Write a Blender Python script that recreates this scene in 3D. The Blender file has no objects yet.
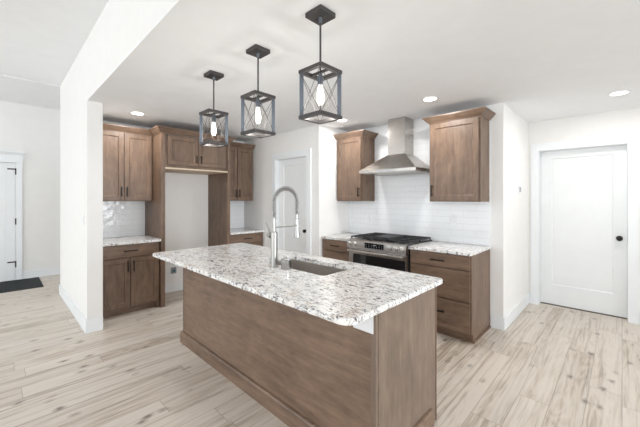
import bpy, bmesh, math, random
from mathutils import Vector, Matrix
S = bpy.context.scene
COL = S.collection
PI = math.pi

# ------------------------------------------------------------ camera
cd = bpy.data.cameras.new('camera'); cam = bpy.data.objects.new('camera', cd); COL.objects.link(cam)
cam.location = (0, 0, 1.43)
cam.rotation_euler = (PI/2, 0, math.atan2(.6949, .7191))
cd.sensor_width = 36; cd.lens = 312.6/640*36
cd.shift_y = -14.5/640; cd.clip_start = .05
S.camera = cam
# ------------------------------------------------------------ world, daylight, exposure
W = bpy.data.worlds.new('daylight'); S.world = W; W.use_nodes = True
bg = W.node_tree.nodes['Background']; bg.inputs[0].default_value = (.89, .95, 1, 1); bg.inputs[1].default_value = 1.1
def area(name, loc, rot, sx, sy, power, col=(1, .985, .96)):
    l = bpy.data.lights.new(name, 'AREA'); l.shape = 'RECTANGLE'; l.size = sx; l.size_y = sy; l.energy = power; l.color = col
    o = bpy.data.objects.new(name, l); COL.objects.link(o); o.location = loc; o.rotation_euler = rot
    return o
area('living_room_window_light', (-2.2, -9, 1.7), (PI/2, 0, 0), 10.0, 3.0, 60)
area('dining_window_light', (9, 1.4, 1.4), (PI/2, 0, PI/2), 5.5, 2.6, 270, (.92, .965, 1))
S.cycles.max_bounces = 16; S.cycles.diffuse_bounces = 12; S.cycles.glossy_bounces = 6
S.view_settings.view_transform = 'Standard'; S.view_settings.look = 'None'
S.view_settings.exposure = 1.17; S.view_settings.gamma = 1

# ------------------------------------------------------------ materials
class NT:
    def __init__(s, name):
        s.m = bpy.data.materials.new(name); s.m.use_nodes = True; s.t = s.m.node_tree
        s.b = s.t.nodes['Principled BSDF']
    def n(s, typ, ins=None, **kw):
        nd = s.t.nodes.new(typ)
        for k, v in kw.items(): setattr(nd, k, v)
        for k, v in (ins or {}).items():
            if isinstance(v, bpy.types.NodeSocket): s.t.links.new(v, nd.inputs[k])
            else: nd.inputs[k].default_value = v
        return nd
    def math(s, op, a, b=0.0, c=0.0):
        return s.n('ShaderNodeMath', {0: a, 1: b, 2: c}, operation=op).outputs[0]
    def mix(s, f, a, b, mode='MIX'):
        nd = s.n('ShaderNodeMix', None, data_type='RGBA', blend_type=mode)
        for k, v in ((0, f), (6, a), (7, b)):
            if isinstance(v, bpy.types.NodeSocket): s.t.links.new(v, nd.inputs[k])
            else: nd.inputs[k].default_value = v if k == 0 else (*v, 1)
        return nd.outputs[2]
    def ramp(s, f, stops):
        nd = s.n('ShaderNodeValToRGB', {0: f}); e = nd.color_ramp.elements
        while len(e) < len(stops): e.new(.5)
        for k, (p, c) in enumerate(stops):
            e[k].position = p; e[k].color = (c, c, c, 1) if isinstance(c, (int, float)) else (*c, 1)
        return nd.outputs[0]
    def co(s, which='Object', scale=(1, 1, 1), loc=(0, 0, 0), rot=(0, 0, 0)):
        tc = s.n('ShaderNodeTexCoord')
        return s.n('ShaderNodeMapping', {0: tc.outputs[which], 1: loc, 2: rot, 3: scale}).outputs[0]
    def noise(s, v, scale, detail=3, rough=.55, dist=0):
        return s.n('ShaderNodeTexNoise', {'Vector': v, 'Scale': scale, 'Detail': detail, 'Roughness': rough, 'Distortion': dist}).outputs[0]
    def set(s, **kw):
        for k, v in kw.items():
            k = k.replace('_', ' ')
            if isinstance(v, bpy.types.NodeSocket): s.t.links.new(v, s.b.inputs[k])
            else: s.b.inputs[k].default_value = v if not isinstance(v, tuple) else (*v, 1)
        return s
    def bump(s, h, strength=.2, dist=.01):
        nd = s.n('ShaderNodeBump', {'Height': h, 'Strength': strength, 'Distance': dist})
        s.t.links.new(nd.outputs[0], s.b.inputs['Normal']); return s

def simple(name, col, rough=.5, metal=0., nscale=0, nstr=.1, **kw):
    t = NT(name); v = t.co()
    c = t.mix(t.noise(v, 6, 2), tuple(x*.97 for x in col), tuple(min(1, x*1.03) for x in col))
    t.set(Base_Color=c, Roughness=rough, Metallic=metal, **kw)
    if nscale: t.bump(t.noise(v, nscale, 3), nstr, .003)
    return t.m

def wood(name, axis, dark=(.078, .047, .031), light=(.245, .160, .108)):
    t = NT(name)
    sc = [1, 1, 1]; sc[axis] = .09
    oi = t.n('ShaderNodeObjectInfo')
    tc = t.n('ShaderNodeTexCoord')
    off = t.n('ShaderNodeVectorMath', {0: tc.outputs['Object'], 1: t.n('ShaderNodeCombineXYZ', {0: t.math('MULTIPLY', oi.outputs['Random'], 9), 1: 0., 2: t.math('MULTIPLY', oi.outputs['Random'], 7)}).outputs[0]}, operation='ADD').outputs[0]
    vg = t.n('ShaderNodeMapping', {0: off, 3: tuple(sc)}).outputs[0]
    sm = [1, 1, 1]; sm[axis] = .45
    vm = t.n('ShaderNodeMapping', {0: off, 3: tuple(sm)}).outputs[0]
    fine = t.noise(vg, 95, 3, .7)
    streak = t.noise(vg, 22, 3, .6, .4)
    mott = t.noise(vm, 5.5, 4, .62, .5)
    blotch = t.noise(vm, 26, 2, .5)
    f = t.math('ADD', t.math('MULTIPLY', fine, .22), t.math('ADD', t.math('MULTIPLY', streak, .28), t.math('ADD', t.math('MULTIPLY', mott, .36), t.math('MULTIPLY', blotch, .14))))
    f = t.n('ShaderNodeMapRange', {0: f, 1: .34, 2: .66}).outputs[0]
    t.set(Base_Color=t.mix(f, dark, light), Roughness=.42)
    t.bump(fine, .08, .002)
    return t.m

M = {}
M['wood_v'] = wood('stained_wood_vertical', 2)
M['wood_h'] = wood('stained_wood_horizontal', 0, (.092, .057, .038), (.275, .183, .127))
M['wood_d'] = wood('stained_wood_edge', 0, (.10, .062, .04), (.235, .15, .10))
M['wood_end'] = wood('stained_wood_end', 2, (.105, .073, .053), (.255, .188, .142))
M['cab_in'] = simple('cabinet_shadow_wood', (.075, .05, .036), .6)
M['black'] = simple('oil_bronze_black', (.018, .016, .015), .38, .6)
M['wall'] = simple('wall_paint', (.83, .822, .808), .85, 0, 240, .05)
M['ceil'] = simple('ceiling_paint', (.86, .875, .89), .9, 0, 90, .12)
M['trim'] = simple('trim_paint', (.82, .845, .865), .38)
M['doorp'] = simple('door_paint', (.80, .82, .83), .42)
M['plastic'] = simple('white_plastic', (.82, .83, .85), .35)
M['slot'] = simple('dark_slot', (.05, .05, .05), .6)
M['plate_grey'] = simple('grey_plastic', (.42, .43, .47), .45)
M['blue'] = simple('pipe_valve_blue', (.05, .17, .22), .4)
M['glassblk'] = simple('black_glass', (.012, .012, .014), .06)
M['enamel'] = simple('black_enamel', (.02, .02, .022), .28)
M['iron'] = simple('cast_iron', (.025, .025, .027), .55, 0, 300, .3)
M['chrome'] = simple('polished_chrome', (.42, .415, .41), .22, 1.)
M['nickel'] = simple('brushed_nickel', (.44, .435, .42), .36, 1.)
M['mat'] = simple('charcoal_mat', (.016, .020, .021), .95, 0, 500, .8)
M['coat'] = simple('strap_grey_metal', (.135, .155, .185), .42, .4)
M['darkm'] = simple('dark_bronze_metal', (.075, .07, .07), .42, .6)

M['knob'] = simple('satin_metal_knob', (.74, .73, .71), .3, .85)
t = NT('brushed_steel'); v = t.co(scale=(1, 1, 60))
t.set(Base_Color=(.46, .435, .41), Metallic=1., Roughness=t.n('ShaderNodeMapRange', {0: t.noise(v, 8, 3), 3: .22, 4: .34}).outputs[0]); M['steel'] = t.m
t = NT('sink_steel'); v = t.co(scale=(40, 1, 1))
t.set(Base_Color=(.58, .55, .52), Metallic=.9, Roughness=t.n('ShaderNodeMapRange', {0: t.noise(v, 8, 3), 3: .28, 4: .42}).outputs[0]); M['sink'] = t.m

def glow(name, col, st):
    t = NT(name); t.set(Base_Color=(.9, .9, .9), Emission_Color=col, Emission_Strength=st); return t.m
M['can'] = glow('downlight_glow', (1, .95, .86), 5)
M['filament'] = glow('bulb_filament_glow', (1, .90, .74), 25)
t = NT('lamp_glass'); t.set(Base_Color=(1, .98, .95), Roughness=.35, Transmission_Weight=.9, IOR=1.2, Emission_Color=(1, .93, .82), Emission_Strength=.35); M['bulb'] = t.m

# floor: long light planks running along world Y
t = NT('light_plank_floor')
sep = t.n('ShaderNodeSeparateXYZ', {0: t.n('ShaderNodeTexCoord').outputs['Object']})
X, Y = sep.outputs[0], sep.outputs[1]
PW, PL = .182, 1.45
row = t.math('FLOOR', t.math('DIVIDE', X, PW))
r1 = t.n('ShaderNodeTexWhiteNoise', {'W': row}, noise_dimensions='1D').outputs[0]
yo = t.math('ADD', Y, t.math('MULTIPLY', r1, 7.3))
colm = t.math('FLOOR', t.math('DIVIDE', yo, PL))
wn = t.n('ShaderNodeTexWhiteNoise', {'Vector': t.n('ShaderNodeCombineXYZ', {0: row, 1: colm, 2: 3.}).outputs[0]}, noise_dimensions='3D')
rid = wn.outputs[0]
def cvec(sx, sy, k): return t.n('ShaderNodeCombineXYZ', {0: t.math('MULTIPLY', X, sx), 1: t.math('ADD', t.math('MULTIPLY', Y, sy), t.math('MULTIPLY', rid, k)), 2: t.math('MULTIPLY', rid, k*1.7)}).outputs[0]
low = t.noise(cvec(5.5, .85, 31), 1., 3, .5, .6)
rings = t.math('ADD', t.math('MULTIPLY', t.math('SINE', t.math('MULTIPLY', low, 62)), .5), .5)
fine = t.noise(cvec(75, 3.4, 17), 1., 4, .65)
big = t.noise(cvec(3, .8, 53), 1., 3, .55)
fac = t.math('ADD', t.math('ADD', t.math('MULTIPLY', rid, .22), -.06), t.math('ADD', t.math('ADD', .02, t.math('MULTIPLY', fine, .62)), t.math('ADD', t.math('MULTIPLY', big, .5), t.math('MULTIPLY', rings, .11))))
c = t.ramp(fac, [(.38, (.32, .255, .195)), (.49, (.46, .385, .315)), (.60, (.57, .50, .425)), (.78, (.67, .605, .535))])
streak = t.ramp(t.noise(cvec(24, .7, 71), 1., 5, .66, .9), [(.53, 0.), (.60, .55)])
c = t.mix(streak, c, (.29, .225, .17))
lite = t.ramp(t.noise(cvec(17, .5, 97), 1., 4, .6, .6), [(.50, 0.), (.57, .6)])
c = t.mix(lite, c, (.68, .625, .565))
kv = t.n('ShaderNodeTexVoronoi', {'Vector': t.n('ShaderNodeCombineXYZ', {0: t.math('MULTIPLY', X, 6.5), 1: t.math('MULTIPLY', Y, 3.9), 2: 0.}).outputs[0], 'Scale': 1.}).outputs[0]
kn = t.ramp(t.math('ADD', kv, t.math('MULTIPLY', t.math('SUBTRACT', t.noise(cvec(30, 14, 5), 1., 3), .5), .30)), [(.05, .8), (.10, .4), (.20, 0.)])
c = t.mix(kn, c, (.13, .092, .066))
fx = t.math('FRACT', t.math('DIVIDE', X, PW)); fy = t.math('FRACT', t.math('DIVIDE', yo, PL))
gx = t.math('MINIMUM', fx, t.math('SUBTRACT', 1., fx)); gy = t.math('MINIMUM', fy, t.math('SUBTRACT', 1., fy))
gap = t.math('MAXIMUM', t.math('LESS_THAN', gx, .008), t.math('LESS_THAN', gy, .0012))
c = t.mix(t.math('MULTIPLY', gap, .6), c, (.20, .155, .12))
t.set(Base_Color=c, Roughness=t.n('ShaderNodeMapRange', {0: fine, 3: .34, 4: .5}).outputs[0])
t.bump(t.math('SUBTRACT', fine, gap), .1, .002); M['floor'] = t.m

# granite: creamy white with grey, black and tan flecks
t = NT('white_granite'); v = t.n('ShaderNodeNewGeometry').outputs['Position']
vm = t.n('ShaderNodeMapping', {0: v, 1: (3, 1, 7), 2: (0, 0, .25), 3: (.75, 1.7, 1)}).outputs[0]
a = t.noise(vm, 9, 5, .7, 1.); d = t.noise(v, 80, 3, .6)
c = t.ramp(a, [(.34, (.62, .59, .555)), (.43, (.84, .83, .81)), (.55, (.90, .895, .885))])
c = t.mix(t.ramp(t.noise(v, 7, 4, .6, .5), [(.56, 0.), (.66, .55)]), c, (.60, .50, .41))
c = t.mix(t.ramp(t.noise(vm, 15, 5, .76, 1.6), [(.552, 0.), (.605, .85)]), c, (.27, .27, .31))
c = t.mix(t.ramp(t.noise(vm, 27, 4, .74, 1.2), [(.572, 0.), (.602, .95)]), c, (.035, .035, .055))
c = t.mix(t.ramp(t.noise(vm, 55, 3, .65, .6), [(.60, 0.), (.64, .85)]), c, (.09, .09, .115))
c = t.mix(t.ramp(d, [(.33, .6), (.40, 0.)]), c, (.36, .32, .30))
t.set(Base_Color=c, Roughness=.13); M['granite'] = t.m

def tile(name, ax, bumpy):
    t = NT(name)
    sp = t.n('ShaderNodeSeparateXYZ', {0: t.n('ShaderNodeNewGeometry').outputs['Position']})
    uv = t.n('ShaderNodeCombineXYZ', {0: sp.outputs[ax], 1: t.math('SUBTRACT', sp.outputs[2], .905), 2: 0.}).outputs[0]
    br = t.n('ShaderNodeTexBrick', {'Vector': uv, 'Scale': 1., 'Mortar Size': .0016, 'Mortar Smooth': .1, 'Brick Width': .30, 'Row Height': .0775, 'Color1': (.82, .84, .86, 1), 'Color2': (.84, .86, .88, 1), 'Mortar': (.74, .74, .74, 1)}, offset=.5)
    wav = t.noise(uv, 16, 2, .5)
    t.set(Base_Color=br.outputs[0], Roughness=.1 if bumpy > .5 else .16)
    t.bump(t.math('ADD', t.math('MULTIPLY', wav, bumpy), t.math('MULTIPLY', br.outputs[1], -.6)), .45, .006)
    return t.m
M['tile_n'] = tile('glazed_tile_north', 0, .5); M['tile_w'] = tile('glazed_tile_west', 1, 1.3)

# ------------------------------------------------------------ mesh helpers
class MB:
    def __init__(s): s.bm = bmesh.new()
    def box(s, x0, x1, y0, y1, z0, z1, bev=0.):
        r = bmesh.ops.create_cube(s.bm, size=1)
        for v in r['verts']:
            v.co = Vector(((x0+x1)/2+v.co.x*(x1-x0), (y0+y1)/2+v.co.y*(y1-y0), (z0+z1)/2+v.co.z*(z1-z0)))
        if bev:
            es = list({e for v in r['verts'] for e in v.link_edges})
            bmesh.ops.bevel(s.bm, geom=es, offset=bev, segments=2, affect='EDGES', profile=.7)
        return s
    def loops(s, rings, closed_ends=True, cyc=True):
        vr = [[s.bm.verts.new(p) for p in r] for r in rings]
        n = len(vr[0])
        for a, b in zip(vr[:-1], vr[1:]):
            for i in range(n if cyc else n-1):
                s.bm.faces.new((a[i], a[(i+1) % n], b[(i+1) % n], b[i]))
        if closed_ends:
            s.bm.faces.new(vr[0][::-1]); s.bm.faces.new(vr[-1])
        return s
    def lathe(s, prof, c=(0, 0, 0), axis='z', n=24):
        rings = []
        for r, h in prof:
            ring = []
            for i in range(n):
                a = 2*PI*i/n; p, q = r*math.cos(a), r*math.sin(a)
                ring.append({'z': (c[0]+p, c[1]+q, c[2]+h), 'y': (c[0]+p, c[1]+h, c[2]+q), 'x': (c[0]+h, c[1]+p, c[2]+q)}[axis])
            rings.append(ring)
        return s.loops(rings)
    def tube(s, pts, r, n=10):
        pts = [Vector(p) for p in pts]; rings = []; up = None
        for i, p in enumerate(pts):
            d = (pts[min(i+1, len(pts)-1)]-pts[max(i-1, 0)]).normalized()
            if up is None: up = d.orthogonal().normalized()
            up = (up-d*up.dot(d)).normalized(); w = d.cross(up)
            rr = r[i] if isinstance(r, (list, tuple)) else r
            rings.append([p+(up*math.cos(2*PI*k/n)+w*math.sin(2*PI*k/n))*rr for k in range(n)])
        return s.loops(rings)
    def prism(s, poly, z0, z1, bev=0.):
        n0 = set(s.bm.verts)
        s.loops([[(x, y, z0) for x, y in poly], [(x, y, z1) for x, y in poly]])
        if bev:
            vs = [v for v in s.bm.verts if v not in n0]
            es = [e for e in {e for v in vs for e in v.link_edges} if abs(e.verts[0].co.z-e.verts[1].co.z) < 1e-6]
            bmesh.ops.bevel(s.bm, geom=es, offset=bev, segments=2, affect='EDGES')
        return s
    def build(s, name, mat, parent=None, label=None, smooth=False, loc=None):
        bmesh.ops.recalc_face_normals(s.bm, faces=s.bm.faces)
        if loc is not None: bmesh.ops.translate(s.bm, vec=-Vector(loc), verts=s.bm.verts)
        me = bpy.data.meshes.new(name); s.bm.to_mesh(me); s.bm.free()
        o = bpy.data.objects.new(name, me); COL.objects.link(o); me.materials.append(mat)
        if loc is not None: o.location = loc
        if smooth:
            for p in me.polygons: p.use_smooth = True
            if hasattr(me, 'set_sharp_from_angle'): me.set_sharp_from_angle(angle=.6)
        if parent: o.parent = parent
        if label: o['label'] = label
        return o
def box(*a, **k): return MB().box(*a, **k)
def thing(name, label, cat, loc=(0, 0, 0), rz=0., group=None):
    o = bpy.data.objects.new(name, None); COL.objects.link(o); o.location = loc; o.rotation_euler = (0, 0, rz)
    o.empty_display_size = .1; o['label'] = label; o['category'] = cat
    if group: o['group'] = group
    return o
def tag(o, label, cat, group=None):
    o['label'] = label; o['category'] = cat
    if group: o['group'] = group
    return o
def struct(o): o['kind'] = 'structure'; return o
def dup(o, loc, label):
    r = o.copy(); COL.objects.link(r); r.location = loc; r['label'] = label
    def rec(src, dst):
        for ch in list(src.children):
            c = ch.copy(); COL.objects.link(c); c.parent = dst; rec(ch, c)
    rec(o, r); return r

# ------------------------------------------------------------ room shell
KC, LC = 2.48, 3.14          # kitchen and living ceiling heights
WN, WW = 3.84, -5.0          # range wall y, kitchen west wall x
PN = 3.16                    # pantry wall y
struct(box(-8.2, 4, -5, 6, -.1, 0).build('floor', M['floor']))
m = box(-6.13, 4, .811, 5.6, KC, KC+.12); m.box(-4.10, 4, .671, .811, KC, KC+.004)
struct(m.build('ceiling', M['ceil']))
struct(box(-6.13, 4, -5, .671, LC, LC+.12).build('ceiling_living', M['ceil']))
struct(box(-7.85, -6.13, -5, 3.2, LC-.015, LC+.12).build('ceiling_entry', M['ceil']))
m = MB(); m.prism([(-6.13, 0), (-4.10, 0), (-4.10, KC+.004), (4, KC+.004), (4, LC+.12), (-6.13, LC+.12)], 0, .14)
for v_ in m.bm.verts: v_.co = Vector((v_.co.x, .671+v_.co.z, v_.co.y))
struct(m.build('wall_partition', M['wall']))
struct(box(-7.85, -7.7, -5, 3.2, 0, LC+.1).build('wall_west', M['wall']))
struct(box(-7.7, -6.0, 3.2, 3.35, 0, LC+.1).build('wall_entry_north', M['wall']))
struct(box(WW-.12, WW, .811, PN+.9, 0, KC).build('wall_west_kitchen', M['wall']))
m = box(WW, -4.049, PN, PN+.12, 0, KC); m.box(-3.318, -3.07, PN, PN+.12, 0, KC); m.box(-4.049, -3.318, PN, PN+.12, 2.062, KC)
struct(m.build('wall_north_pantry', M['wall']))
struct(box(-3.19, -3.07, PN+.12, WN, 0, KC).build('wall_pantry_side', M['wall']))
struct(box(-3.19, -.93, WN, WN+.12, 0, KC).build('wall_north', M['wall']))
struct(box(-1.05, -.93, WN+.12, 5.10, 0, KC).build('wall_recess', M['wall']))
m = box(-1.05, -.81, 5.10, 5.26, 0, KC); m.box(.049, 3.4, 5.10, 5.26, 0, KC); m.box(-.81, .049, 5.10, 5.26, 2.078, KC)
struct(m.build('wall_north_recess', M['wall']))
m = box(3.25, 3.4, 2.85, 5.1, 0, KC); m.box(3.25, 3.4, .811, 2.85, 2.35, KC)
struct(m.build('wall_east_light_block', M['wall']))  # unseen wall, added with its opening sized to keep east light off the recess
struct(box(1.9, 2.05, -5, .671, 0, LC).build('wall_living_light_block', M['wall']))  # unseen wall, added to block daylight reaching the right-hand door wall
# closets behind the two inner doors
struct(box(-4.9, -3.2, 3.9, 3.98, 0, KC).build('wall_pantry_back', M['wall']))
struct(box(-1.0, .4, 5.3, 5.38, 0, KC).build('wall_closet_back', M['wall']))

BH, BT = .14, .015
def base(name, x0, x1, y0, y1): struct(MB().box(x0, x1, y0, y1, 0, BH, bev=.003).build(name, M['trim']))
base('baseboard_partition', -6.13, -4.085, .656, .671)
base('baseboard_partition_end', -4.10, -4.085, .671, .811)
base('baseboard_entry', -7.7, -7.685, .318, 3.2)
base('baseboard_entry_south', -7.7, -7.685, -5, -.77)
base('baseboard_niche', -5.0, -4.985, 1.56, 2.475)
base('baseboard_range_end', -1.055, -.915, WN-BT, WN)
base('baseboard_recess', -.93, -.915, WN, 5.10)
base('baseboard_recess_back', -.915, -.893, 5.085, 5.10)
base('baseboard_pantry', -4.37, -4.142, PN-BT, PN)
base('baseboard_pantry_right', -3.225, -3.07, PN-BT, PN)
base('baseboard_east', .142, 3.25, 5.085, 5.10)

# interior doors (flat single panel)
def panel_door(name, x0, x1, yw, recess, z1, kx, kind, pm=.12, bot=.24):
    """opening x0..x1 in a wall whose face is y=yw; slab set back by recess"""
    ys = yw+recess; d = struct(thing(name, '', 'door', (x0, ys, 0)))
    for k in ('label', 'category'): del d[k]
    L = (x0, ys, 0); g = .004
    def B(mb, n, mt, **kw): 
        bmesh.ops.translate(mb.bm, vec=-Vector(L), verts=mb.bm.verts); return mb.build(n, mt, kw.pop('parent', d), **kw)
    m = MB(); a0, a1, c0, c1 = x0+g, x1-g, .012, z1-g; h = .036
    m.box(a0, a0+pm, ys, ys+h, c0, c1); m.box(a1-pm, a1, ys, ys+h, c0, c1)
    m.box(a0+pm, a1-pm, ys, ys+h, c0, c0+bot+.02); m.box(a0+pm, a1-pm, ys, ys+h, c1-.095, c1)
    # bevelled panel
    p0, p1, q0, q1 = a0+pm, a1-pm, c0+bot+.02, c1-.095; w = .014
    m.loops([[(p0, ys, q0), (p1, ys, q0), (p1, ys, q1), (p0, ys, q1)], [(p0+w, ys+.012, q0+w), (p1-w, ys+.012, q0+w), (p1-w, ys+.012, q1-w), (p0+w, ys+.012, q1-w)]], closed_ends=False)
    m.box(p0, p1, ys+.012, ys+.03, q0, q1)
    slab = B(m, 'slab', M['doorp'])
    if recess > .02:
        m = MB(); j = .012
        m.box(x0-.001, x0+.003, yw, ys, 0, z1); m.box(x1-.003, x1+.001, yw, ys, 0, z1); m.box(x0, x1, yw, ys, z1-.003, z1+.001)
        B(m, 'jamb', M['trim'])
    m = MB(); cw = .09
    m.box(x0-cw, x0, yw-.017, yw, 0, z1, bev=.002); m.box(x1, x1+cw, yw-.017, yw, 0, z1, bev=.002); m.box(x0-cw, x1+cw, yw-.017, yw, z1, z1+.1, bev=.002)
    B(m, 'casing', M['trim'])
    if kind == 'knob':
        kn = B(MB().lathe([(.001, 0), (.031, 0), (.031, -.008), (.012, -.012), (.011, -.035), (.022, -.045), (.028, -.055), (.024, -.066), (.001, -.07)], (kx, ys, .955), 'y'), 'door_knob', M['black'], smooth=True, label='oval black door knob')
    else:
        m = MB().lathe([(.001, 0), (.024, 0), (.024, -.008), (.010, -.01), (.010, -.05), (.001, -.05)], (kx, ys, .945), 'y')
        m.tube([(kx, ys-.045, .945), (kx-.05, ys-.045, .945), (kx-.1, ys-.045, .943)], .008)
        B(m, 'door_lever', M['black'], smooth=True, label='black lever door handle')
    m = MB()
    for z in (.25, 1.02, 1.8): m.lathe([(.006, 0), (.006, .09)], (x0+.004, ys-.006, z), n=8)
    B(m, 'hinges', M['trim'])
    return d
panel_door('door_1', -4.049, -3.318, PN, .05, 2.062, -3.372, 'knob')
panel_door('door_2', -.81, .049, 5.10, .12, 2.078, -.023, 'knob')
struct(box(-.81, .049, 5.205, 5.26, .0, .008).build('trim_threshold', simple('threshold_metal', (.16, .14, .12), .5, .5)))

# entry door with plank face, head casing and cap
d = struct(thing('door_3', '', '', (-7.7, -.225, 0)))
for k in ('label', 'category'): del d[k]
L = Vector((-7.7, -.225, 0))
def E_(mb, n, mt, **kw):
    bmesh.ops.translate(mb.bm, vec=-L, verts=mb.bm.verts); return mb.build(n, mt, d, **kw)
m = MB(); y = -.683; k = 0
while y < .23:
    y2 = min(y+.114, .233); m.box(-7.7, -7.675, y+.0015, y2-.0015, .012, 2.055, bev=.003); y = y2
m.box(-7.7, -7.68, -.683, .233, .012, 2.055)
E_(m, 'slab', M['doorp'])
m = MB(); m.box(-7.7, -7.665, .236, .318, 0, 2.065, bev=.002); m.box(-7.7, -7.665, -.77, -.686, 0, 2.065, bev=.002); m.box(-7.7, -7.662, -.78, .328, 2.065, 2.20, bev=.002)
E_(m, 'casing', M['trim'])
m = MB(); pf = [(-7.7, 2.20), (-7.655, 2.20), (-7.645, 2.215), (-7.615, 2.24), (-7.60, 2.245), (-7.60, 2.262), (-7.7, 2.262)]
m.loops([[(x, yy(x), z) for x, z in pf] for yy in (lambda x: -.775-(x+7.66)*.9, lambda x: .325+(x+7.66)*.9)])
E_(m, 'head_cap', M['trim'])
for z in (.23, .98, 1.86):
    m = MB(); m.lathe([(.009, 0), (.009, .11)], (-7.668, .235, z), n=10); 
    if z != .98: m.box(-7.676, -7.67, .13, .235, z+.085, z+.105)
    E_(m, 'hinge', M['black'], label='black strap hinge')
E_(MB().lathe([(.001, 0), (.03, 0), (.03, .01), (.012, .014), (.012, .04), (.027, .05), (.02, .07), (.001, .072)], (-7.675, -.61, .98), 'x'), 'door_knob', M['black'], smooth=True)

# ------------------------------------------------------------ cabinets (local: x along wall, y=0 wall, front towards -y)
def shaker(parent, x0, x1, z0, z1, yf, handle, vert=True, flat=False):
    """door or drawer front occupying yf-.02 .. yf"""
    m = MB(); s = .055; y0, y1 = yf-.02, yf
    name = 'door' if vert else 'drawer'
    if flat: m.box(x0, x1, y0, y1, z0, z1, bev=.003)
    else:
        m.box(x0, x0+s, y0, y1, z0, z1, bev=.0015); m.box(x1-s, x1, y0, y1, z0, z1, bev=.0015)
        m.box(x0+s, x1-s, y0, y1, z0, z0+s, bev=.0015); m.box(x0+s, x1-s, y0, y1, z1-s, z1, bev=.0015)
        w = .008
        m.loops([[(x0+s, y0+.002, z0+s), (x1-s, y0+.002, z0+s), (x1-s, y0+.002, z1-s), (x0+s, y0+.002, z1-s)],
                 [(x0+s+w, y0+.010, z0+s+w), (x1-s-w, y0+.010, z0+s+w), (x1-s-w, y0+.010, z1-s-w), (x0+s+w, y0+.010, z1-s-w)]], closed_ends=False)
        m.box(x0+s, x1-s, y0+.010, y1, z0+s, z1-s)
    o = m.build(name, M['wood_v'] if vert else M['wood_h'], parent)
    if handle:
        hx, hz, hv, ln = handle; m = MB(); r = .0062
        if hv:
            m.box(hx-r, hx+r, y0-.034, y0-.024, hz-ln/2, hz+ln/2, bev=.002)
            for q in (-1, 1): m.box(hx-.005, hx+.005, y0-.026, y0, hz+q*ln*.36-.005, hz+q*ln*.36+.005)
        else:
            m.box(hx-ln/2, hx+ln/2, y0-.034, y0-.024, hz-r, hz+r, bev=.002)
            for q in (-1, 1): m.box(hx+q*ln*.36-.005, hx+q*ln*.36+.005, y0-.026, y0, hz-.005, hz+.005)
        m.build('handle', M['black'], o, label='black bar pull')
    return o
CR = [(0, 0), (.008, 0), (.013, .010), (.026, .020), (.046, .042), (.054, .055), (.064, .057), (.064, .072), (0, .072)]
def crown(parent, x0, x1, dep, z, Lf, Rt, back=0.):
    m = MB()
    m.loops([[p for p in ring] for ring in ([(x0-(o*Lf), back if Lf else -(dep+o), z+h) for o, h in CR],
        [(x0-o*Lf, -(dep+o), z+h) for o, h in CR], [(x1+o*Rt, -(dep+o), z+h) for o, h in CR], [(x1+o*Rt, back if Rt else -(dep+o), z+h) for o, h in CR])][0 if Lf else 1:4 if Rt else 3])
    return m.build('crown_moulding', M['wood_h'], parent)
def wall_cab(label, loc, rz, w, z0, z1, dep, ndoors, hside, Lf, Rt, group, cback=(0., 0.)):
    c = thing('wall_cabinet', label, 'cabinet', loc, rz, group)
    m = MB().box(0, w, -(dep-.02), 0, z0, z1, bev=.0015); m.build('body', M['wood_v'], c)
    g = .014; fy = -(dep-.02)
    if ndoors == 1:
        hx = w-g-.028 if hside == 'r' else g+.028
        shaker(c, g, w-g, z0+g, z1-.012, fy, (hx, z0+.125, True, .13))
    else:
        mid = w/2; 
        shaker(c, g, mid-.005, z0+g, z1-.012, fy, (mid-.032, z0+.125 if z1-z0 > .6 else z0+.10, True, .13))
        shaker(c, mid+.005, w-g, z0+g, z1-.012, fy, (mid+.032, z0+.125 if z1-z0 > .6 else z0+.10, True, .13))
    crown(c, 0, w, dep-.02, z1, Lf, Rt, 0.)
    return c
def base_cab(label, loc, rz, w, dep, fronts, group, shoe=None, legs=(0, 0)):
    """fronts: 'drawers' or 'doors'"""
    c = thing('base_cabinet', label, 'cabinet', loc, rz, group); fy = -(dep-.02); H = .874
    m = MB().box(0, w, fy, -.006, .085, H, bev=.0015)
    for k, s_ in enumerate(legs):
        if s_: m.box(0 if k == 0 else w-.04, .04 if k == 0 else w, fy, -.006, 0, .085)
    m.build('body', M['wood_v'], c)
    MB().box(.002, w-.002, fy+.05, -.01, 0, .085).build('toe_kick', M['wood_h'], c)
    if shoe:
        m = MB(); m.box(w, w+.012, fy+.05, -.02, 0, .02, bev=.003); m.box(0, w+.012, fy+.038, fy+.05, 0, .02, bev=.003); m.build('shoe_moulding', M['wood_d'], c)
    g = .014
    if fronts == 'drawers':
        for (a, b) in ((.725, .862), (.412, .712), (.097, .399)):
            shaker(c, g, w-g, a, b, fy, (w/2, (a+b)/2 if b > .8 else b-.13, False, .15), vert=False, flat=True)
    else:
        shaker(c, g, w-g, .712, .862, fy, (w/2, .79, False, .16), vert=False, flat=True)
        shaker(c, g, w/2-.005, .097, .698, fy, (w/2-.032, .60, True, .14))
        shaker(c, w/2+.005, w-g, .097, .698, fy, (w/2+.032, .60, True, .14))
    return c
Z0, Z1 = 1.40, 2.305
R90 = PI/2
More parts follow.
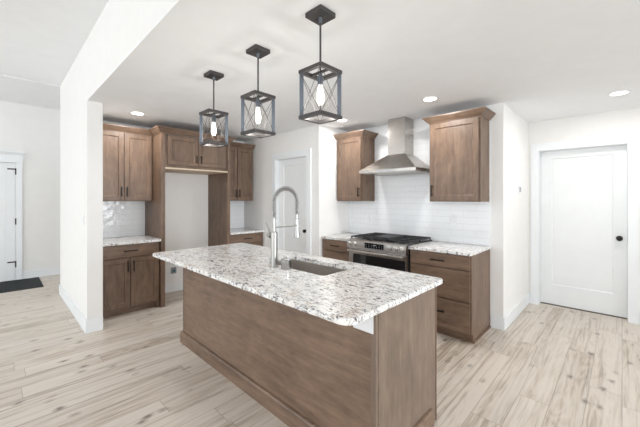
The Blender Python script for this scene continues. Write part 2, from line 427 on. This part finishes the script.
# range wall
wall_cab('tall narrow brown wall cabinet left of the range hood, handle at lower right', (-3.052, WN-.012, 0), 0, .459, Z0, Z1, .32, 1, 'r', 1, 1, None)
wall_cab('wide single-door brown wall cabinet right of the range hood, handle at lower left', (-1.622, WN-.012, 0), 0, .555, Z0, Z1, .32, 1, 'l', 1, 1, None)
base_cab('brown drawer base cabinet left of the range, against the pantry side wall', (-3.068, WN, 0), 0, .508, .625, 'drawers', None)
base_cab('brown three-drawer base cabinet right of the range, its finished side exposed', (-1.715, WN, 0), 0, .655, .625, 'drawers', None, shoe=True)
# west wall
wall_cab('two-door brown wall cabinet over the left counter, behind the white partition', (WW, .812, 0), R90, .690, Z0, Z1, .33, 2, None, 0, 0, None)
base_cab('two-door brown base cabinet with one drawer, left of the refrigerator opening', (WW, .812, 0), R90, .690, .61, 'doors', None, legs=(0, 1))
wall_cab('two-door brown wall cabinet between refrigerator surround and pantry wall', (WW, 2.518, 0), R90, .62, Z0, Z1, .33, 2, None, 0, 1, None)
base_cab('brown base cabinet right of the refrigerator opening, mostly behind the island', (WW, 2.518, 0), R90, .638, .61, 'doors', None)
# refrigerator surround
c = thing('refrigerator_surround', 'tall brown refrigerator surround with short double-door cabinet over empty opening', 'cabinet', (WW, 1.505, 0), R90)
MB().box(0, .052, -.635, 0, 0, Z1, bev=.0015).build('side_panel', M['wood_v'], c)
MB().box(.965, 1.01, -.635, 0, 0, Z1, bev=.0015).build('side_panel', M['wood_v'], c)
MB().box(.052, .965, -.615, 0, 1.855, Z1, bev=.0015).build('body', M['wood_v'], c)
MB().box(.052, .965, -.635, -.0, 1.835, 1.855).build('bottom_rail', simple('pale_raw_wood', (.62, .50, .38), .6), c, label='pale unstained underside rail')
shaker(c, .09, .5055, 1.895, Z1-.015, -.615, (.5055-.03, 1.99, True, .11))
shaker(c, .5115, .93, 1.895, Z1-.015, -.615, (.5115+.03, 1.99, True, .11))
m = MB(); dep = .635
CRB = [(o*1., h*1.06) for o, h in CR]
m.loops([[(0-o, -.33, Z1+h) for o, h in CRB], [(0-o, -(dep+o), Z1+h) for o, h in CRB], [(1.01+o, -(dep+o), Z1+h) for o, h in CRB], [(1.01+o, -.33, Z1+h) for o, h in CRB]])
m.build('crown_moulding', M['wood_h'], c)

# backsplashes
m = box(-3.068, -1.058, WN-.011, WN-.001, .905, KC-.001)
tag(m.build('tile_backsplash', M['tile_n']), 'white glazed subway tile backsplash covering the range wall up to the ceiling', 'backsplash')
tag(box(WW, WW+.010, .812, 1.502, .905, Z0).build('tile_backsplash', M['tile_w']), 'shiny wavy white tile backsplash above the left counter beside the partition', 'backsplash')
tag(box(WW, WW+.010, 2.519, PN-.001, .905, Z0).build('tile_backsplash', M['tile_w']), 'small white tile backsplash between refrigerator surround and pantry wall', 'backsplash')

# worktops
def rpoly(x0, x1, y0, y1, rad):
    p = []
    for (cx, cy, a0, r) in ((x0, y0, PI, rad[0]), (x1, y0, 1.5*PI, rad[1]), (x1, y1, 0, rad[2]), (x0, y1, .5*PI, rad[3])):
        r = max(r, .001); sx = 1 if cx == x0 else -1; sy = 1 if cy == y0 else -1
        n = 8 if r > .01 else 1
        for i in range(n+1): p.append((cx+sx*r+r*math.cos(a0+PI/2*i/n), cy+sy*r+r*math.sin(a0+PI/2*i/n)))
    return p
T0, T1 = .874, .905
def top(label, x0, x1, y0, y1):
    c_ = ((x0+x1)/2, (y0+y1)/2, T0)
    tag(MB().prism(rpoly(x0, x1, y0, y1, (.004,)*4), T0, T1, .003).build('countertop', M['granite'], loc=c_), label, 'countertop')
top('speckled granite countertop on the base cabinet left of the range', -3.069, -2.556, 3.19, WN-.011)
top('speckled granite countertop on the drawer cabinet right of the range', -1.717, -1.052, 3.19, WN-.011)
top('granite countertop on the left base cabinet, beside the white partition', WW+.01, -4.345, .812, 1.504)
top('granite countertop between the refrigerator surround and the pantry wall', WW+.01, -4.345, 2.516, PN)

# ------------------------------------------------------------ island
IX0, IX1, IY0, IY1 = -3.155, -.868, 1.297, 1.985
isl = thing('kitchen_island', 'large brown wooden kitchen island with a panelled back and base trim', 'kitchen island', ((IX0+IX1)/2, (IY0+IY1)/2, 0))
IL = Vector(isl.location)
def I_(mb, n, mt, **kw):
    bmesh.ops.translate(mb.bm, vec=-IL, verts=mb.bm.verts); return mb.build(n, mt, isl, **kw)
m = MB()
SX0, SX1, SY0, SY1 = -2.21, -1.465, 1.550, 1.900
m.box(IX0+.01, SX0-.03, IY0+.008, IY1-.02, .09, T0); m.box(SX1+.03, IX1-.012, IY0+.008, IY1-.02, .09, T0)
m.box(SX0-.03, SX1+.03, IY0+.008, IY1-.02, .09, .62); m.box(SX0-.03, SX1+.03, IY0+.008, SY0-.03, .62, T0); m.box(SX0-.03, SX1+.03, SY1+.03, IY1-.02, .62, T0)
I_(m, 'body', M['wood_v'])
I_(box(IX0+.02, IX1-.03, IY0, IY0+.008, .10, T0), 'back_panel', M['wood_h'])
I_(box(IX1-.012, IX1-.001, IY0+.045, IY1-.008, .0, T0), 'end_panel', M['wood_end'], label='greyer end panel with vertical grain')
m = MB(); m.box(IX1-.03, IX1, IY0-.004, IY0+.016, 0, T0, bev=.002); m.box(IX1-.014, IX1+.003, IY0+.016, IY0+.048, 0, T0, bev=.003)
I_(m, 'corner_post', M['wood_end'])
I_(MB().box(IX1-.014, IX1+.003, IY1-.010, IY1, 0, T0, bev=.001), 'corner_post', M['wood_d'])
I_(MB().box(IX0, IX0+.02, IY0-.002, IY0+.03, 0, T0, bev=.002), 'corner_post', M['wood_v'])
m = MB(); pf = [(0, 0), (.02, 0), (.02, .098), (.013, .110), (0, .113)]
def bt(o, h): return [(IX0-o, IY1-.08, h), (IX0-o, IY0-o, h), (IX1+o, IY0-o, h), (IX1+o, IY1-.08, h)]
rows = [bt(o+.001, h) for o, h in pf]
m.loops([[rows[k][q] for k in range(5)] for q in range(4)])
I_(m, 'base_trim', M['wood_h'])
for k in range(4):
    xa = IX0+.03+k*.56; m = MB(); m.box(xa, xa+.54, IY1-.02, IY1, .11, .86, bev=.002); m.box(xa+.06, xa+.48, IY1-.001, IY1+.004, .17, .80)
    o = I_(m, 'door', M['wood_v']); I_(MB().box(xa+.26, xa+.28, IY1+.0, IY1+.03, .62, .76, bev=.002), 'handle', M['black']).parent = o
# island countertop with a cut-out for the sink
outer = rpoly(-3.295, -.845, 1.05, 2.055, (.03, .065, .03, .03)); inner = rpoly(SX0, SX1, SY0, SY1, (.03,)*4)
bm = bmesh.new(); 
for z in (T1,):
    ov = [bm.verts.new((x, y, z)) for x, y in outer]; iv = [bm.verts.new((x, y, z)) for x, y in inner]
    oe = [bm.edges.new((ov[i], ov[(i+1) % len(ov)])) for i in range(len(ov))]; ie = [bm.edges.new((iv[i], iv[(i+1) % len(iv)])) for i in range(len(iv))]
    bmesh.ops.triangle_fill(bm, use_beauty=True, use_dissolve=False, edges=oe+ie)
r = bmesh.ops.extrude_face_region(bm, geom=list(bm.faces))
bmesh.ops.translate(bm, vec=(0, 0, T0-T1), verts=[g for g in r['geom'] if isinstance(g, bmesh.types.BMVert)])
es = [e for e in bm.edges if len(e.link_faces) == 2 and e.calc_face_angle(0) > 1.2 and abs(e.verts[0].co.z-e.verts[1].co.z) < 1e-5]
bmesh.ops.bevel(bm, geom=es, offset=.003, segments=2, affect='EDGES')
m = MB(); m.bm.free(); m.bm = bm
tag(m.build('island_countertop', M['granite'], loc=(-2.06, 1.555, T0)), 'long white speckled granite slab on the island with rounded corner and sink cut-out', 'countertop')
# sink
sk = thing('kitchen_sink', 'undermount stainless steel sink set in the island countertop', 'sink', ((SX0+SX1)/2, (SY0+SY1)/2, T0))
KL = Vector(sk.location)
def rr(x0, x1, y0, y1, r, z): return [(x, y, z) for x, y in rpoly(x0, x1, y0, y1, (r,)*4)]
e = .004; m = MB()
m.loops([rr(SX0-.02, SX1+.02, SY0-.02, SY1+.02, .045, T0), rr(SX0-e, SX1+e, SY0-e, SY1+e, .03, T0), rr(SX0-e, SX1+e, SY0-e, SY1+e, .03, T0-.19), rr(SX0+.02, SX1-.02, SY0+.02, SY1-.02, .03, T0-.21),
         rr(SX0+.02, SX1-.02, SY0+.02, SY1-.02, .03, T0-.212), rr(SX0-.006, SX1+.006, SY0-.006, SY1+.006, .03, T0-.195), rr(SX0-.006, SX1+.006, SY0-.006, SY1+.006, .03, T0-.003), rr(SX0-.02, SX1+.02, SY0-.02, SY1+.02, .045, T0-.003)], closed_ends=False)
m.bm.verts.ensure_lookup_table(); n_ = len(rpoly(0, 1, 0, 1, (.03,)*4))
m.bm.faces.new(m.bm.verts[3*n_:4*n_])
for v_ in m.bm.verts: v_.co -= KL
m.build('basin', M['sink'], sk, smooth=True)
m = MB().lathe([(.045, -.21), (.045, -.206), (.03, -.205), (.001, -.208)], (.0, 0, 0)); m.build('drain', M['chrome'], sk, smooth=True)
# faucet
FX, FY = -1.935, 1.492
fc = thing('kitchen_faucet', 'tall brushed spring-neck faucet with pull-down spray head on the island', 'faucet', (FX, FY, T1))
MB().lathe([(.033, 0), (.033, .008), (.0265, .012), (.0265, .268), (.022, .272), (.014, .274), (.014, .372), (.016, .374), (.016, .382), (.001, .383)]).build('body', M['nickel'], fc, smooth=True)
RA = .118; zc = .492; pts = []
for i in range(9): pts.append((0, 0, .378+(zc-.378)*i/8))
for i in range(1, 33): a = PI-PI*i/32; pts.append((0, RA+RA*math.cos(a), zc+RA*math.sin(a)))
pts += [(0, 2*RA, zc-.03*i) for i in range(1, 4)]
MB().tube(pts, .008, 10).build('hose', simple('hose_grey', (.16, .165, .18), .45, .5), fc, smooth=True)
# helical spring
P = [Vector(p) for p in pts]; cum = [0]
for a, b in zip(P[:-1], P[1:]): cum.append(cum[-1]+(b-a).length)
def at(s):
    for i in range(len(P)-1):
        if s <= cum[i+1] or i == len(P)-2:
            f = (s-cum[i])/(cum[i+1]-cum[i]); return P[i].lerp(P[i+1], f), (P[i+1]-P[i]).normalized()
turns = 32; N_ = turns*10; hp = []
for i in range(N_+1):
    s_ = cum[-1]*i/N_; p, dr = at(s_); ux = Vector((1, 0, 0)); uy = dr.cross(ux); a = 2*PI*turns*i/N_
    hp.append(p+(ux*math.cos(a)+uy*math.sin(a))*.0155)
MB().tube(hp, .0038, 6).build('spring', M['nickel'], fc, smooth=True)
MB().lathe([(.001, .402), (.011, .402), (.014, .39), (.010, .378), (.013, .366), (.015, .35), (.017, .26), (.024, .228), (.025, .212), (.020, .208), (.001, .208)][::-1], (0, 2*RA, 0)).build('spray_head', M['chrome'], fc, smooth=True)
m = MB().tube([(0, .01, .305), (0, 2*RA-.02, .305)], .006); m.lathe([(.021, .297), (.021, .315)], (0, 2*RA, 0)); m.build('docking_arm', M['nickel'], fc, smooth=True)
m = MB().lathe([(.001, -.072), (.020, -.072), (.024, -.062), (.024, -.042), (.012, -.036), (.012, 0)], (0, 0, .243), 'x'); m.tube([(-.056, 0, .255), (-.064, -.01, .30), (-.078, -.02, .345)], [.007, .006, .005]); m.build('lever', M['nickel'], fc, smooth=True)
tag(MB().lathe([(.001, 0), (.037, 0), (.039, .004), (.041, .070), (.038, .074), (.036, .070), (.034, .008), (.001, .006)]).build('metal_cup', M['chrome'], loc=None, smooth=True), 'short shiny metal cup on the island right behind the faucet at the sink edge', 'cup').location = (-1.812, 1.510, T1)

# ------------------------------------------------------------ range
rg = thing('gas_range', 'stainless steel slide-in gas range with black cooktop under the hood', 'range', (-2.138, WN-.02, 0))
rw = .414
MB().box(-rw, rw, -.60, -.005, .03, .895, bev=.003).build('body', M['enamel'], rg, label='black enamel side body')
m = MB().loops([[(x, -.600, .919), (x, -.640, .919), (x, -.665, .908), (x, -.672, .805), (x, -.600, .800)] for x in (-rw, rw)])
m.build('control_panel', M['steel'], rg)
PY, PZ = -.669, .850
for x in (-.372, -.290, .197, .278, .360):
    k = MB().lathe([(.030, 0), (.030, -.006), (.026, -.008), (.024, -.034), (.001, -.036)], (x, PY, PZ+.012), 'y', 20).build('control_knob', M['knob'], rg, smooth=True)
    MB().box(x-.002, x+.002, PY-.039, PY-.035, PZ+.012, PZ+.03).build('pointer', M['slot'], k)
k = MB().box(-.142, .128, PY-.003, PY+.004, PZ-.022, PZ+.044, bev=.001).build('display', M['glassblk'], rg, label='black touch display')
for i in range(7):
    for j in range(3):
        if i == 3 and j == 2: continue
        MB().box(-.122+i*.037, -.110+i*.037, PY-.0036, PY-.003, PZ-.018+j*.019, PZ-.0145+j*.019).build('key_mark', M['plate_grey'], k)
MB().box(-.02, .02, PY-.0036, PY-.003, PZ+.017, PZ+.027).build('clock_window', M['plate_grey'], k)
dr = MB().box(-rw+.004, rw-.004, -.645, -.60, .24, .797, bev=.004).build('oven_door', M['steel'], rg)
MB().box(-rw+.075, rw-.02, -.648, -.644, .31, .735, bev=.001).build('oven_window', M['glassblk'], dr)
m = MB().tube([(-rw+.02, -.69, .777), (rw-.02, -.69, .777)], .0125, 12)
for x in (-rw+.05, rw-.05): m.box(x-.012, x+.012, -.69, -.644, .768, .786, bev=.002)
m.build('oven_handle', M['steel'], dr, smooth=True)
MB().box(-rw+.004, rw-.004, -.645, -.60, .07, .23, bev=.004).build('storage_drawer', M['steel'], rg)
MB().box(-rw+.02, rw-.02, -.56, -.02, 0, .07).build('plinth', M['enamel'], rg)
MB().box(-rw-.004, rw+.004, -.625, -.004, .895, .917, bev=.004).build('cooktop', M['enamel'], rg)
for (x, y, r) in ((-.28, -.45, .05), (-.28, -.18, .04), (0, -.31, .055), (.28, -.45, .045), (.28, -.18, .04)):
    b_ = MB().lathe([(r, 0), (r, .012), (r*.8, .014), (.001, .014)], (x, y, .917)).build('burner', M['iron'], rg, smooth=True)
    MB().lathe([(r*.7, 0), (r*.7, .008), (.001, .009)], (x, y, .931)).build('burner_cap', M['enamel'], b_, smooth=True)
for gx in (-.277, 0, .277):
    m = MB(); w2 = .132; a0, a1 = gx-w2, gx+w2; b0, b1 = -.60, -.03; z0, z1 = .937, .951
    for x in (a0, a1-.012): m.box(x, x+.012, b0, b1, z0, z1, bev=.002)
    for y in (b0, b1-.012, (b0+b1)/2-.006): m.box(a0, a1, y, y+.012, z0, z1, bev=.002)
    for y in (b0+.10, b0+.185, b1-.10, b1-.19): m.box(a0, a1, y, y+.009, z0, z1, bev=.002)
    m.box(gx-.0045, gx+.0045, b0, b1, z0, z1, bev=.002)
    for x in (a0+.006, a1-.006):
        for y in (b0+.006, b1-.006, (b0+b1)/2): m.box(x-.006, x+.006, y-.006, y+.006, .917, z0)
    if gx == 0: m.box(a0+.02, a1-.02, b0+.09, b1-.09, z1, z1+.008, bev=.003)
    m.build('grate', M['iron'], rg, label='cast iron grate with centre griddle' if gx == 0 else None)

# ------------------------------------------------------------ hood
hd = thing('range_hood', 'stainless steel chimney range hood between the two wall cabinets', 'range hood', (-2.105, WN-.012, 1.765))
hw, hdp = .405, .49
m = MB().box(-hw, hw, -hdp, 0, 0, .034, bev=.002); m.build('rim', M['steel'], hd)
def rect(x0, x1, y0, y1, z): return [(x0, y0, z), (x1, y0, z), (x1, y1, z), (x0, y1, z)]
cx0, cx1, cyd = -.125, .128, .235
MB().loops([rect(-hw, hw, -hdp, 0, .034), rect(cx0, cx1, -cyd, 0, .245)]).build('canopy', M['steel'], hd)
MB().box(cx0+.004, cx1-.004, -cyd+.004, 0, .245, KC-1.765, bev=.001).build('chimney', M['steel'], hd)
f_ = MB().box(-hw+.03, hw-.03, -hdp+.05, -.03, -.006, 0).build('filter', M['sink'], hd)
MB().box(-.12, .12, -hdp-.002, -hdp, .010, .024).build('button_strip', M['plate_grey'], hd)

# ------------------------------------------------------------ pendants
ZB, ZT, HS = 1.880, 2.146, .0875
pd = thing('pendant_light', 'nearest and largest-looking caged pendant over the island, right end of the row', 'pendant light', (-1.226, 1.272, KC), 0, 'caged pendants over the island')
zb, zt = ZB-KC, ZT-KC
m = MB().box(-.061, .061, -.061, .061, -.027, 0, bev=.003); cn = m.build('canopy', M['darkm'], pd)
m = MB()
for x, y in ((-.030, .0), (.030, 0)): MB().lathe([(.001, -.033), (.006, -.031), (.007, -.027)], (x, y, 0), n=10).build('screw', M['darkm'], cn)
MB().lathe([(.009, -.055), (.011, -.027)], n=12).build('collar', M['coat'], cn)
MB().lathe([(.0058, zt-.01), (.0058, -.02)], n=10).build('rod', M['darkm'], pd, smooth=True)
def frame(z):
    m = MB(); b = .011; h = .010
    m.box(-HS, HS, -HS, -HS+2*b, z-h, z+h, bev=.001); m.box(-HS, HS, HS-2*b, HS, z-h, z+h, bev=.001)
    m.box(-HS, -HS+2*b, -HS+2*b, HS-2*b, z-h, z+h, bev=.001); m.box(HS-2*b, HS, -HS+2*b, HS-2*b, z-h, z+h, bev=.001); return m
m = frame(zt); m.box(-HS+.01, HS-.01, -.007, .007, zt-.006, zt+.006, bev=.001); m.build('top_frame', M['darkm'], pd)
frame(zb+.01).build('bottom_frame', M['darkm'], pd)
for sx, sy in ((-1, -1), (1, 1)):
    m = MB(); x, y = sx*(HS-.012), sy*(HS-.012)
    c_ = Vector((x, y, 0)); tdir = Vector((1, 1, 0)).normalized(); ndir = Vector((1, -1, 0)).normalized(); a = .0115; b = .004
    pl = [c_+tdir*a+ndir*b, c_-tdir*a+ndir*b, c_-tdir*a-ndir*b, c_+tdir*a-ndir*b]
    m.loops([[(p.x, p.y, zb) for p in pl], [(p.x, p.y, zt+.008) for p in pl]]); m.build('post', M['coat'], pd, label='wide blue-grey strap post')
for sx, sy in ((1, -1), (-1, 1)):
    MB().tube([(sx*(HS-.006), sy*(HS-.006), zb), (sx*(HS-.006), sy*(HS-.006), zt)], .0022, 6).build('post', M['darkm'], pd)
q = HS-.006
for ax in range(4):
    cr = [(-q, -q), (q, -q), (q, q), (-q, q)]; a, b = cr[ax], cr[(ax+1) % 4]
    m = MB().tube([(*a, zb+.01), (*b, zt)], .0016, 6); m.tube([(*b, zb+.01), (*a, zt)], .0016, 6); m.build('cross_wire', M['darkm'], pd)
MB().lathe([(.001, zt-.072), (.016, zt-.072), (.018, zt-.03), (.012, zt-.018), (.008, zt-.005), (.001, zt-.005)]).build('socket', M['coat'], pd, smooth=True)
bp = [(.001, -.115), (.011, -.112), (.019, -.098), (.0225, -.080), (.020, -.055), (.015, -.028), (.012, 0.), (.001, 0.)]
bl = MB().lathe([(r, zt-.070+h) for r, h in bp]).build('bulb', M['bulb'], pd, smooth=True, label='glowing clear bulb')
MB().lathe([(.001, zt-.155), (.008, zt-.15), (.009, zt-.12), (.005, zt-.10), (.001, zt-.098)], n=10).build('filament', M['filament'], bl, smooth=True)
dup(pd, (-1.842, 1.279, KC), 'caged pendant in the middle of the row of three over the island')
dup(pd, (-2.466, 1.268, KC), 'farthest and smallest-looking caged pendant, leftmost, over the far island end')
for i, (x, y) in enumerate(((-1.226, 1.272), (-1.842, 1.279), (-2.466, 1.268))):
    l = bpy.data.lights.new('pendant_bulb_light', 'POINT'); l.energy = 1.5; l.color = (1, .96, .90); l.shadow_soft_size = .045
    o = bpy.data.objects.new('pendant_bulb_light', l); COL.objects.link(o); o.location = (x, y, ZT-.205)

# recessed downlights
dl = None
for (x, y, lb) in ((-1.449, 3.16, 'round recessed downlight in the ceiling in front of the right wall cabinet'),
                   (-4.27, 1.20, 'round recessed downlight above the left wall cabinet beside the partition'),
                   (-.022, 4.29, 'round recessed downlight near the white door at far right'),
                   (-2.684, 3.20, 'round recessed downlight half behind the nearest pendant, near pantry corner')):
    if dl is None:
        dl = thing('recessed_downlight', lb, 'ceiling light', (x, y, KC), 0, 'recessed ceiling downlights')
        MB().lathe([(.064, -.001), (.064, -.004), (.086, -.006), (.090, -.001)], n=32).build('trim_ring', M['plastic'], dl, smooth=True)
        MB().lathe([(.001, -.001), (.066, -.001), (.066, -.003), (.001, -.003)], n=32).build('lens', M['can'], dl)
    else: dup(dl, (x, y, KC), lb)
    l = bpy.data.lights.new('downlight_light', 'AREA'); l.shape = 'DISK'; l.size = .13; l.energy = 4.2; l.color = (1, .975, .945)
    o = bpy.data.objects.new('downlight_light', l); COL.objects.link(o); o.location = (x, y, KC-.02)

# ------------------------------------------------------------ plates, outlets, mat
def outlet(label, loc, rz, w=.072, h=.115, kind='outlet', group=None):
    o = thing('wall_outlet' if kind == 'outlet' else 'light_switch', label, 'outlet' if kind == 'outlet' else 'switch', loc, rz, group)
    MB().box(-w/2, w/2, -.006, 0, -h/2, h/2, bev=.002).build('cover_plate', M['plastic'], o)
    if kind == 'outlet':
        for s_ in (-1, 1):
            if w > h: c_ = MB().box(s_*.028-.016, s_*.028+.016, -.008, -.005, -.014, .014, bev=.002); c_.build('socket_face', M['plastic'], o); continue
            f = MB().box(-.015, .015, -.008, -.005, s_*.025-.016, s_*.025+.016, bev=.003).build('socket_face', M['plastic'], o)
            m = MB(); m.box(-.007, -.005, -.0085, -.0075, s_*.025-.004, s_*.025+.006); m.box(.005, .007, -.0085, -.0075, s_*.025-.004, s_*.025+.006); m.build('slots', M['plate_grey'], f)
    else:
        n = max(1, round(w/.06)); 
        for i in range(n):
            x = (i-(n-1)/2)*.046
            MB().box(x-.015, x+.015, -.010, -.005, -.032, .032, bev=.003).build('rocker', M['plastic'] if kind == 'switch' else M['plate_grey'], o)
    return o
outlet('white wall outlet on the tile right of the range, below the wide cabinet', (-1.459, WN-.011, 1.18), 0)
outlet('white wall outlet on the tile left of the range, below the narrow cabinet', (-2.72, WN-.011, 1.15), 0)
outlet('white wall outlet on the shiny tile above the left counter', (WW+.010, 1.165, 1.17), R90)
outlet('white outlet plate on the island back just under the overhanging countertop corner', (-.945, IY0-.001, .812), 0, w=.125, h=.10)
outlet('white rocker switch plate on the long partition face near its open end', (-4.27, .671, 1.19), 0, kind='switch')
sw = outlet('white double switch plate on the recess wall left of the right-hand door', (-.93, 4.585, 1.55), R90, w=.12, kind='grey')
o = thing('water_supply_box', 'white recessed water outlet box low on the refrigerator niche wall', 'outlet box', (WW, 1.905, .325), R90)
MB().box(-.065, .065, -.006, 0, -.075, .075, bev=.002).build('cover_plate', M['plastic'], o)
MB().box(-.042, .042, -.008, -.005, -.048, .048).build('recess', simple('box_inside', (.30, .31, .32), .6), o)
MB().lathe([(.010, 0), (.010, -.03), (.020, -.032), (.020, -.045), (.001, -.046)], (-.008, -.006, .0), 'y', 12).build('valve', M['blue'], o, label='dark blue valve')
tag(MB().box(-7.64, -6.78, -.42, .535, 0, .012, bev=.003).build('door_mat', M['mat']), 'dark charcoal door mat on the floor in front of the entry door', 'mat')
